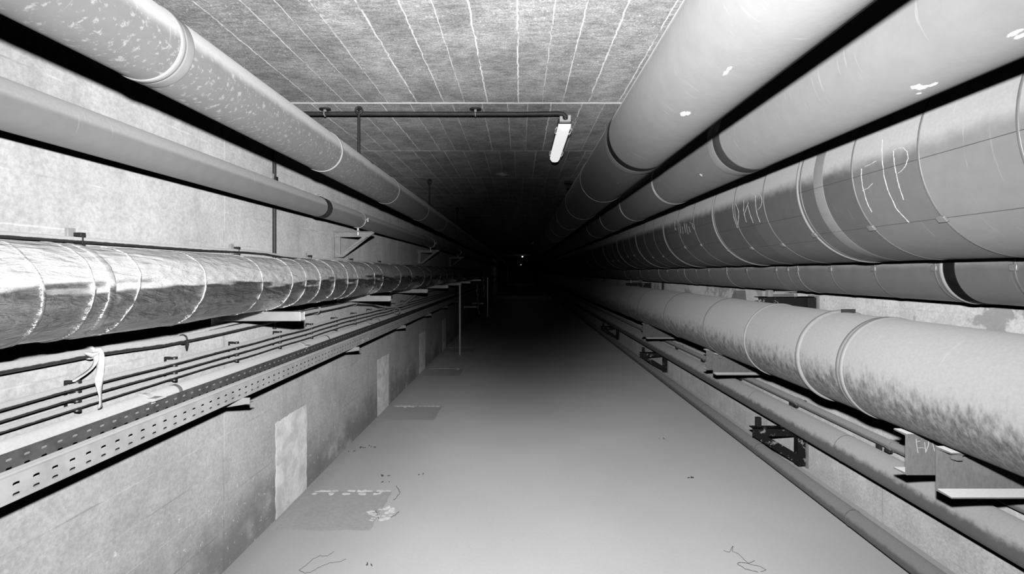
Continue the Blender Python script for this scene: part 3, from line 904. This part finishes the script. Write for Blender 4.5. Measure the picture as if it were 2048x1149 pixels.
for x, nm in ((TX1, 'front_flange'), (TX0, 'rear_flange')):
    # slots fall on a 50 mm pitch measured along the tray
    o = slotted(x, -0.583, 9.017, 24.0).build(nm, MAT['galvd'] if nm == 'front_flange' else MAT['galvk'], tr, smooth=0, fix=False)
    sd = o.modifiers.new('thickness', 'SOLIDIFY'); sd.thickness = 0.0015; sd.offset = 0
MB().box(TX0, TX1, -0.583, 24.0, TB - 0.0015, TB).build('base_sheet', MAT['galvd'], tr, smooth=0)
MB().box(TX1 - 0.010, TX1 + 0.001, -0.583, 24.0, TT, TT + 0.0016).build('rolled_lip', MAT['galvd'], tr, smooth=0)
for y in (3.9, 6.6):
    jp = MB().box(TX1 + 0.001, TX1 + 0.003, y - 0.10, y + 0.10, TB + 0.006, TT - 0.006).build('joint_plate', MAT['galvd'], tr, smooth=0)
    for q in (-0.06, 0.05):
        MB().sweep([(TX1 + 0.002, y + q, TB + 0.02), (TX1 + 0.010, y + q, TB + 0.02)], 0.008, 10).build('bolt', MAT['galv'], jp)
for i, (x, r) in enumerate(((-1.392, 0.020), (-1.437, 0.017), (-1.475, 0.012))):
    cable('cable', [(x, -.55, TB + r), (3, 3, TB + r)][:1] + [(x + 0.006 * math.sin(y * 1.3 + i), y, TB + r + 0.001) for y in (1, 2, 3, 4, 5, 7, 9, 12, 24)], r,
          '%s cable lying inside the perforated tray' % ('front and thickest', 'middle', 'rear and thinnest')[i], mat='pvc' if i == 0 else 'cable', group='cables in the tray', sag=0)
for i in range(6):
    y = 2.17 + 1.48 * i
    b = empty('tray_bracket', (XL, y, TB), 'small pale bracket arm under the perforated tray, %s of its row' % ORD[i], 'bracket', 'brackets under the tray')
    MB().prism([(XL, TB - .0016), (-1.288, TB - .0016), (-1.288, TB - 0.028), (XL, TB - 0.075)], 'y', y - 0.002, y + 0.002).build('web', MAT['bright'], b, smooth=0)
    MB().prism([(XL, TB - 0.072), (-1.288, TB - 0.026), (-1.288, TB - 0.030), (XL, TB - 0.077)], 'y', y, y + 0.035).build('lower_flange', MAT['bright'], b, smooth=0)
    MB().box(XL, XL + 0.004, y - 0.02, y + 0.04, TB - 0.10, TB - 0.002).build('wall_plate', MAT['galv'], b, smooth=0)

# ----------------------------------------------------------------- right side pipes
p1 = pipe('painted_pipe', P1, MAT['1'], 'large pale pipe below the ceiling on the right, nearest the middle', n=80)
band(p1, P1, 'black_band', MAT['black'], 2.12, 0.058, 0.0015, 80)
band(p1, P1, 'pale_band', MAT['paleband'], 2.178, 0.07, 0.0015, 80)
for y in (3.13, 4.15, 5.17, 6.2, 7.2):
    band(p1, P1, 'joint_band', MAT['band'], y, 0.010, 0.003, 80)
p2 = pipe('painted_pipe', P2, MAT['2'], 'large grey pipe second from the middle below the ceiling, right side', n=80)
band(p2, P2, 'grey_band', MAT['dkgrey'], 2.077, 0.073, 0.0015, 80)
band(p2, P2, 'pale_band', MAT['paleband'], 2.150, 0.065, 0.0015, 80)
for y in (3.125, 4.15, 5.17, 6.2):
    band(p2, P2, 'joint_band', MAT['band'], y, 0.006, 0.003, 80)
    band(p2, P2, 'joint_band', MAT['band'], y + 0.02, 0.006, 0.003, 80)

h = empty('pipe_hanger', (P1[0], 5.3, P1[1] + P1[2]), 'dark hanger between the ceiling and the large pale right pipe', 'pipe hanger')
MB().sweep([(P1[0], 5.3, P1[1] + P1[2] - 0.01), (P1[0], 5.3, ZC)], 0.010, 12).build('rod', MAT['iron'], h)
MB().box(P1[0] - 0.06, P1[0] + 0.03, 5.27, 5.33, ZC - 0.03, ZC).build('ceiling_plate', MAT['iron'], h, bevel=0.002)
MB().box(P1[0] - 0.035, P1[0] + 0.02, 5.28, 5.32, ZC - 0.09, ZC - 0.05).build('turnbuckle', MAT['iron'], h, bevel=0.004)


def on3(ang, dr=0.0):
    a = R(ang)
    return P3[0] + (P3[2] + dr) * math.cos(a), P3[1] + (P3[2] + dr) * math.sin(a)


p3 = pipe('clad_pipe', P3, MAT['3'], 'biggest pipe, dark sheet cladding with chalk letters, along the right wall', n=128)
band(p3, P3, 'pale_stripe', MAT['stripe'], 2.128, 0.067, 0.0008, 128)
rings = [(1.29, 0), (1.613, 0), (1.937, 0), (2.314, 1), (2.644, 0), (3.0, 0), (3.34, 1), (3.71, 0), (4.07, 0), (4.49, 1), (4.83, 0), (5.2, 0), (5.57, 1), (5.9, 0), (6.25, 0), (6.65, 1), (7.0, 0), (7.4, 0), (7.76, 1), (8.9, 1), (10.0, 1)]
seg = {0: (186, 220), 1: (203, 226), 2: (191, 214), 3: (200, 224), 4: (188, 215), 5: (200, 222), 6: (190, 216)}
k = 0
last = -0.8
for y, strong in rings:
    if strong:
        sb = band(p3, P3, 'joint_bead', MAT['stripe'], y, 0.014, 0.006, 128)
        band(p3, P3, 'joint_bead', MAT['strap3'], y - 0.020, 0.010, 0.002, 128)
    else:
        sb = band(p3, P3, 'strap', MAT['strap3'], y, 0.009, 0.0022, 128)
    lo = seg[min(k, 6)][1]
    x, z = on3(lo, 0.004)
    a = R(lo)
    tx, tz = -math.sin(a), math.cos(a)
    nx, nz = math.cos(a), math.sin(a)
    b = MB()
    poly = []
    for s, t_ in ((-.014, -.002), (.014, -.002), (.011, .008), (-.011, .008)):
        poly.append((x + tx * s + nx * t_, z + tz * s + nz * t_))
    b.prism(poly, 'y', y - 0.012, y + 0.022)
    b.build('buckle', MAT['band'], sb, bevel=0.002)
    if strong:
        for an in seg[min(k, 6)]:
            x, z = on3(an, 0.0)
            MB().sweep([(x, last, z), (x, y, z)], 0.0013, 6).build('seam', MAT['seam'], p3)
        last = y + 0.016
        k += 1

# chalk letters on the big pipe
def c2(pts): return [(1400 + x / 5.12, 240 + y / 5.12) for x, y in pts]
def cr2(pts): return [(1448 + x / 3.38, 300 + y / 3.38) for x, y in pts]
def c3(pts): return [(1150 + x / 6.827, 360 + y / 6.827) for x, y in pts]


def chalk(name, strokes, P, parent, label, r=0.0015):
    m = MB()
    for st in strokes:
        pts = []
        for (a, b) in zip(st[:-1], st[1:]):
            for i in range(6):
                f = i / 6.0
                q = hit_pipe(a[0] + (b[0] - a[0]) * f, a[1] + (b[1] - a[1]) * f, P[0], P[1], P[2] + 0.0005)
                q += Vector((random.uniform(-1, 1), random.uniform(-1, 1), random.uniform(-1, 1))) * r * 0.35
                pts.append(q)
        pts.append(hit_pipe(st[-1][0], st[-1][1], P[0], P[1], P[2] + 0.0005))
        m.sweep(pts, [r * random.uniform(0.5, 1.15) for _ in pts], 6)
    o = m.build(name, MAT['chalk'], parent)
    o['label'] = label
    return o


EL = [c2([(1655, 500), (1652, 580), (1665, 680), (1690, 780), (1720, 870), (1760, 945)]), c2([(1690, 480), (1730, 462), (1805, 420)]), c2([(1665, 725), (1720, 700), (1768, 650)])]
IL = [c2([(1870, 200), (1862, 300), (1868, 430), (1885, 580), (1920, 710), (1960, 800), (2010, 910)]) + [(1800, 426), (1818, 445)]]
PL = [[(1787, 302), (1787, 310), (1789.7, 335.5), (1795.6, 362), (1801, 382), (1807.5, 400)], [(1788, 300), (1797, 296.5), (1806, 296), (1814, 303), (1816.3, 317), (1811, 332), (1804, 341), (1796, 347)]]
chalk('chalk_letters', EL + IL + PL, P3, p3, 'white chalk letters EIP')
DK = [c2([(335, 860), (335, 930), (350, 1010), (385, 1110)]), c2([(335, 862), (365, 858), (393, 930), (395, 1000), (388, 1080)]),
      c2([(447, 820), (447, 930), (460, 1000), (475, 1050)]), c2([(497, 845), (480, 890), (460, 950)]), c2([(490, 880), (510, 960), (545, 1055)]),
      c2([(567, 770), (570, 880), (585, 970), (615, 1050)]), c2([(567, 770), (600, 755), (630, 790), (635, 840), (620, 890), (595, 920)])]
chalk('chalk_letters', DK, P3, p3, 'smaller chalk letters farther along', 0.0014)
SX = [c3([(1365, 565), (1362, 620), (1368, 690)]), c3([(1385, 690), (1372, 660)]), c3([(1400, 525), (1404, 600), (1408, 670)]), c3([(1430, 600), (1436, 660), (1445, 735)]), c3([(1465, 640), (1475, 735)]),
      c3([(1493, 600), (1500, 660), (1512, 725)]), c3([(1520, 600), (1530, 680), (1547, 745)]), c3([(1555, 640), (1565, 690), (1577, 720)]), c3([(1565, 575), (1590, 600)]), c3([(1600, 590), (1605, 640), (1628, 680), (1632, 640)])]
chalk('chalk_letters', SX, P3, p3, 'faint chalk scribble farthest along', 0.0015)

p4 = pipe('strapped_pipe', P4, MAT['4'], 'medium strapped pipe with a black ring close to the right wall, under biggest pipe', n=80)
band(p4, P4, 'black_ring', MAT['black'], 2.042, 0.056, 0.0025, 80)
band(p4, P4, 'joint_bead', MAT['bright'], 2.10, 0.016, 0.006, 80)
r4 = [(1.79, 0), (2.135, 0), (2.50, 0), (2.85, 0), (3.19, 1), (3.31, 0), (3.46, 0), (3.91, 0), (4.29, 1), (4.7, 0), (5.04, 0), (5.4, 1), (5.63, 0), (6.03, 0), (6.4, 1), (6.9, 0), (7.4, 1), (8.0, 0), (8.5, 1)]
for y, s in r4:
    sb = band(p4, P4, 'joint_bead' if s else 'strap', MAT['band'] if s else MAT['strap3'], y, 0.010, 0.004 if s else 0.0022, 80)
    a = R(176)
    x, z = P4[0] + (P4[2] + 0.002) * math.cos(a), P4[1] + P4[2] * math.sin(a) - 0.02
    MB().box(x - 0.006, x + 0.006, y - 0.010, y + 0.020, z - 0.014, z + 0.014).build('buckle', MAT['band'], sb, bevel=0.003)

p5 = pipe('grimy_pipe', P5, MAT['5'], 'large grimy dusty pipe low on the right, resting on channel beams', n=112)
for y, w, h_ in ((2.135, 0.022, 0.006), (2.462, 0.028, 0.012), (3.06, 0.014, 0.007), (3.75, 0.012, 0.005), (4.77, 0.012, 0.005), (5.83, 0.012, 0.004), (6.4, 0.010, 0.004), (7.0, 0.010, 0.004), (8.1, 0.010, 0.004)):
    band(p5, P5, 'joint_collar', MAT['bright'] if h_ > .005 else MAT['ltgrey'], y, w, h_, 112)
band(p5, P5, 'joint_collar', MAT['ltgrey'], 2.168, 0.012, 0.004, 112)
MB().box(P5[0] - 0.02, P5[0] + 0.055, 2.450, 2.456, P5[1] + P5[2] - 0.002, P5[1] + P5[2] + 0.018).build('collar_lug', MAT['dkgrey'], p5)

p6 = pipe('small_pipe', P6, MAT['6'], 'thin pipe held by clips between grimy pipe and the pipe below it', n=24)
for i, y in enumerate([2.737 + 0.925 * k for k in range(7)]):
    c = empty('pipe_clip', (XR, y, P6[1]), 'small clip on the thin right pipe, %s of its row' % ORD[i], 'pipe clip', 'clips on the thin right pipe')
    MB().lathe_y(P6[0], P6[1], [(y, P6[2] - .002), (y, P6[2] + .006), (y + .028, P6[2] + .006), (y + .028, P6[2] - .002)], 24, closed=False).build('strap', MAT['6'], c)
    m = MB().box(P6[0] - 0.034, P6[0] - 0.012, y - 0.006, y + 0.036, P6[1] - P6[2] - 0.012, P6[1] - P6[2] + 0.004)
    m.box(P6[0] + 0.02, XR, y, y + 0.026, P6[1] - 0.012, P6[1] + 0.012)
    m.build('foot', MAT['dkgrey'], c, bevel=0.002)
    MB().box(P6[0] - 0.01, P6[0] + 0.01, y + 0.10, y + 0.13, P6[1] - P6[2] - 0.045, P6[1] - P6[2] - 0.001).build('tab', MAT['dkgrey'], c, bevel=0.001)

p7 = pipe('dusty_pipe', P7, MAT['7'], 'medium dusty pipe on black triangular brackets at foot of right wall', n=56)
for y in (1.85, 2.98, 4.1, 5.3, 6.5):
    band(p7, P7, 'weld_seam', MAT['ltgrey'], y, 0.004, 0.0012, 56)
for k in range(10):
    y = 1.72 + 0.55 * k
    MB().sweep([(P7[0], y, P7[1] - P7[2] + .002), (P7[0], y, P7[1] - P7[2] - 0.008)], 0.005, 8).build('rivet', MAT['galv'], p7)
p8 = pipe('floor_pipe', P8, MAT['8'], 'slim dusty pipe running lowest along the floor on the right', n=40)
for y in (1.65, 2.74, 3.80, 4.92, 6.03, 7.15, 8.24):
    band(p8, P8, 'joint_band', MAT['ltgrey'], y, 0.007, 0.002, 40)

# channel beams under the grimy pipe
ZB = P5[1] - P5[2] - 0.001
HB = 0.18


def channel(m, y, d, x0=1.665, x1=XR, tf=0.011, tw=0.009):
    """channel along X whose web stands at y and whose flanges reach d along Y"""
    s = 1 if d > 0 else -1
    prof = [(y, ZB), (y + d, ZB), (y + d, ZB - tf * .7), (y + s * tw, ZB - tf), (y + s * tw, ZB - HB + tf), (y + d, ZB - HB + tf * .7), (y + d, ZB - HB), (y, ZB - HB)]
    return m.prism(prof, 'x', x0, x1)


for i, y in enumerate((1.825, 3.93, 6.03)):
    t = empty('pipe_beam', (1.665, y, ZB - HB), 'pair of steel channels under the grimy right pipe, %s of three' % ORD[i], 'support beam', 'channel beams under the grimy pipe')
    fc = channel(MB(), y, -0.07).build('front_channel', MAT['beamd'], t, smooth=0, bevel=0.003)
    rc = channel(MB(), y + 0.135, 0.07).build('rear_channel', MAT['beam'], t, smooth=0, bevel=0.003)
    m = MB().prism([(1.715 + 0.020 * math.cos(a * math.pi / 3), y - 0.035 + 0.020 * math.sin(a * math.pi / 3)) for a in range(6)], 'z', ZB - 0.040, ZB - 0.016)
    m.prism([(1.715 + 0.026 * math.cos(a * math.pi / 10), y - 0.035 + 0.026 * math.sin(a * math.pi / 10)) for a in range(20)], 'z', ZB - 0.016, ZB - 0.010)
    m.build('bolt', MAT['beamd'], fc, bevel=0.002)
    MB().box(1.60 + 0.1, 1.81, y - 0.06, y + 0.18, ZB, ZB + 0.001).build('bearing_pad', MAT['beam'], t)
    if i == 0:
        def w5(pts): return [hit_y(1760 + x / 7.11, 820 + yy / 7.11, y + 0.1342) for x, yy in pts]
        m = MB()
        for st in ([(515, 415), (522, 500), (540, 615)], [(530, 455), (566, 448)], [(548, 545), (592, 542), (638, 550)], [(632, 462), (645, 540), (650, 610)], [(692, 440), (690, 500), (655, 600)], [(745, 460), (758, 520), (776, 590)]):
            m.sweep(w5(st), 0.0016, 6)
        o = m.build('chalk_letters', MAT['chalk'], rc)
        o['label'] = 'white chalk marks on the beam web'
        # lacing strip behind the front channel
        MB().prism([(1.84, ZB - 0.070), (2.30, ZB - 0.145), (2.30, ZB - 0.02), (1.84, ZB - 0.012)], 'y', y - 0.012, y).build('gusset', MAT['beamd'], t, smooth=0)

# triangular brackets under the dusty pipe
ZR = P7[1] - P7[2] - 0.004
for i, y in enumerate((3.66, 7.10, 10.54)):
    t = empty('pipe_bracket', (XR, y, ZR), 'chipped black triangular bracket under the dusty right pipe, %s of three' % ORD[i], 'bracket', 'black triangular brackets on the right wall')
    tip = 1.872
    MB().prism([(tip, ZR), (XR - 0.07, ZR), (XR - 0.07, ZR - 0.068), (tip, ZR - 0.068)], 'y', y, y + 0.007).add([], []).build('arm', MAT['chip'], t, bevel=0.001)
    MB().box(tip, XR - 0.07, y, y + 0.06, ZR - 0.007, ZR).build('arm_flange', MAT['chip'], t, bevel=0.001)
    MB().box(XR - 0.072, XR - 0.010, y, y + 0.062, ZR - 0.31, ZR).build('upright', MAT['chip'], t, bevel=0.003)
    MB().prism([(tip + 0.005, ZR - 0.066), (tip + 0.115, ZR - 0.066), (XR - 0.07, ZR - 0.215), (XR - 0.07, ZR - 0.30)], 'y', y + 0.002, y + 0.016).build('brace', MAT['chip'], t, bevel=0.001)
    MB().box(XR - 0.012, XR, y - 0.02, y + 0.08, ZR - 0.32, ZR + 0.01).build('wall_plate', MAT['galvd'], t, bevel=0.001)
    MB().box(tip + 0.045, tip + 0.085, y + 0.025, y + 0.055, ZR, ZR + 0.075).build('stop_lug', MAT['iron'], t, bevel=0.002)

# bracket and saddle under the strapped pipe
for i, y in enumerate((3.55, 8.0)):
    z = P4[1] - P4[2]
    t = empty('pipe_bracket', (XR, y, z - 0.03), 'chipped black channel bracket under the strapped pipe, %s of two' % ORD[i], 'bracket', 'brackets under the strapped pipe')
    zt = z - 0.048
    prof = [(1.86, zt), (XR - 0.008, zt), (XR - 0.008, zt - 0.092), (1.97, zt - 0.092), (1.865, zt - 0.045)]
    MB().prism(prof, 'y', y, y + 0.008).build('web', MAT['chip'], t, bevel=0.001)
    MB().box(1.86, XR - 0.008, y, y + 0.06, zt - 0.007, zt).build('top_flange', MAT['chip'], t, bevel=0.001)
    MB().box(XR - 0.075, XR - 0.008, y - 0.022, y, zt - 0.10, zt - 0.005).build('end_block', MAT['iron'], t, bevel=0.003)
    MB().box(XR - 0.012, XR, y - 0.04, y + 0.08, zt - 0.13, zt + 0.01).build('wall_plate', MAT['galvd'], t)
    MB().box(1.955, 2.13, y - 0.012, y + 0.05, zt, zt + 0.026).build('saddle_block', MAT['beamd'], t, bevel=0.003)
    MB().box(1.93, 1.965, y - 0.02, y + 0.03, zt, zt + 0.052).build('saddle_lug', MAT['galvd'], t, bevel=0.003)
    MB().box(2.135, 2.16, y - 0.01, y + 0.03, zt, zt + 0.03).build('saddle_lug', MAT['galvd'], t, bevel=0.003)
    MB().box(1.98, 2.15, y - 0.02, y + 0.055, zt + 0.034, zt + 0.044).build('saddle_plate', MAT['galv'], t, bevel=0.002)

tag(MB().prism([(4.62, EYE - 0.36), (4.78, EYE - 0.36), (4.80, EYE - 0.335), (4.70, EYE - 0.185), (4.66, EYE - 0.185)], 'x', XR - 0.10, XR).build('wall_cleat', MAT['beamd'], smooth=0, bevel=0.003),
    'small wedge shaped cleat on the right wall behind the grimy pipe', 'cleat')

# short vertical conduit on the right wall, deep in
tag(MB().sweep([(XR - 0.02, 7.3, EYE - 0.32), (XR - 0.02, 7.3, EYE - 0.10)], 0.016, 10).build('wall_stub', MAT['conduit'], smooth=60), 'short dark vertical stub on right wall between two pipes, deep in the tunnel', 'conduit')

# ----------------------------------------------------------------- litter on the floor
def fpt(px, py):
    y = FPX * EYE / (py - VY)
    return Vector(((px - VX) / FPX * y, y, 0.0035))


def thread(path, r, label):
    pts = []
    for (a, b) in zip(path[:-1], path[1:]):
        for i in range(5):
            f = i / 5.0
            q = fpt(a[0] + (b[0] - a[0]) * f, a[1] + (b[1] - a[1]) * f)
            q.x += random.uniform(-.002, .002); q.y += random.uniform(-.003, .003)
            q.z = r * 0.9
            pts.append(q)
    tag(MB().sweep(pts, r, 6).build('thread', MAT['thread'], smooth=70), label, 'thread', 'threads lying on the floor')


thread([(668, 1104), (655, 1113), (640, 1113), (625, 1120), (612, 1132), (598, 1142), (610, 1147), (622, 1146), (640, 1135), (660, 1127), (680, 1125), (694, 1118)], 0.0011, 'thin dark thread in a loop on floor, bottom left')
thread([(1446, 1102), (1458, 1106), (1466, 1093), (1464, 1104), (1478, 1110), (1490, 1122), (1500, 1130), (1520, 1134), (1532, 1141), (1520, 1146)], 0.0012, 'thin dark tangled thread on floor, bottom right')
thread([(1516, 1146), (1490, 1139), (1474, 1129), (1480, 1126), (1498, 1128), (1512, 1121)], 0.0014, 'short curled thread beside the tangled one, bottom right')
thread([(745, 1022), (752, 1023), (758, 1040), (775, 1038), (790, 1032), (800, 1022)], 0.0018, 'dark thread around the crusted floor patch by the left wall')
thread([(793, 973), (797, 980), (800, 987), (790, 1000), (786, 1001)], 0.0018, 'short dark thread beyond the crusted floor patch')
fb = MB()
random.seed(11)
for (px_, py_, n_) in ((727, 896, 5), (742, 894, 4), (770, 953, 6), (771, 965, 3), (702, 902, 2), (845, 949, 3), (1326, 879, 3), (1380, 955, 5), (735, 1130, 3)):
    for _ in range(n_):
        q = fpt(px_ + random.uniform(-8, 8), py_ + random.uniform(-2, 2))
        a = random.uniform(0, 3.1)
        w, l = random.uniform(.002, .004), random.uniform(.005, .014)
        poly = [(q.x + math.cos(a + t) * (l if k % 2 == 0 else w), q.y + math.sin(a + t) * (l if k % 2 == 0 else w)) for k, t in enumerate((0, 1.57, 3.14, 4.71))]
        fb.prism(poly, 'z', 0.0, random.uniform(.003, .006))
tag(fb.build('floor_grit', MAT['thread'], smooth=0), 'scattered dark crumbs of grit on the floor', 'grit', kind='stuff')

# ----------------------------------------------------------------- flash on the camera
FLASH = [(0, .5), (5, .40), (7, .26), (8.3, .22), (9.5, .36), (11, .62), (13, 1.2), (14.6, 1.9), (16.5, 2.8), (18.5, 3.7), (21, 4.5), (24, 4.9), (30, 4.6), (36, 4.4), (41, 4.1), (46, 3.4), (50, 2.9), (60, 2.5), (90, 1.8)]
li = bpy.data.lights.new('flash', 'POINT')
li.shadow_soft_size = 0.022
li.energy = 100.0
li.use_nodes = True
nt = li.node_tree
em = next(n for n in nt.nodes if n.type == 'EMISSION')
tc = nt.nodes.new('ShaderNodeTexCoord')
sx = nt.nodes.new('ShaderNodeSeparateXYZ'); nt.links.new(tc.outputs['Normal'], sx.inputs[0])
ac = nt.nodes.new('ShaderNodeMath'); ac.operation = 'ARCCOSINE'
ab = nt.nodes.new('ShaderNodeMath'); ab.operation = 'MULTIPLY'; ab.inputs[1].default_value = -1.0
nt.links.new(sx.outputs[2], ab.inputs[0])
nt.links.new(ab.outputs[0], ac.inputs[0])
dv = nt.nodes.new('ShaderNodeMath'); dv.operation = 'DIVIDE'; dv.inputs[1].default_value = math.pi / 2; dv.use_clamp = True
nt.links.new(ac.outputs[0], dv.inputs[0])
rp = nt.nodes.new('ShaderNodeValToRGB')
rp.color_ramp.interpolation = 'LINEAR'
els = rp.color_ramp.elements
while len(els) > 1: els.remove(els[-1])
els[0].position = 0.0; els[0].color = (FLASH[0][1] / 10,) * 3 + (1,)
for a, g in FLASH[1:]:
    e = els.new(a / 90.0); e.color = (g / 10,) * 3 + (1,)
nt.links.new(dv.outputs[0], rp.inputs[0])
nt.links.new(rp.outputs['Color'], em.inputs['Color'])
em.inputs['Strength'].default_value = 10.0
lo = bpy.data.objects.new('flash', li)
lo.location = (0.0, 0.0, EYE + 0.178)
lo.rotation_euler = (R(90), 0, 0)
COL.objects.link(lo)

w = bpy.data.worlds.new('world'); SC.world = w
w.use_nodes = True
bg = next(n for n in w.node_tree.nodes if n.type == 'BACKGROUND')
bg.inputs['Color'].default_value = (0, 0, 0, 1); bg.inputs['Strength'].default_value = 0.0

# ----------------------------------------------------------------- camera
cam = bpy.data.cameras.new('camera')
cam.sensor_width = 36.0
cam.lens = FPX * 36.0 / 2048.0
cam.shift_x = -(VX - 1024.0) / 2048.0
cam.shift_y = -(574.5 - VY) / 2048.0
cam.clip_start = 0.02; cam.clip_end = 200
co = bpy.data.objects.new('camera', cam)
co.location = (0, 0, EYE); co.rotation_euler = (R(90), 0, 0)
COL.objects.link(co)
SC.camera = co

SC.view_settings.view_transform = 'Standard'
SC.view_settings.look = 'None'
SC.view_settings.gamma = 1.0
SC.view_settings.use_curve_mapping = False
SC.view_settings.exposure = 0.0
SC.cycles.diffuse_bounces = 0
SC.cycles.glossy_bounces = 2
SC.cycles.max_bounces = 3
SC.cycles.use_denoising = True
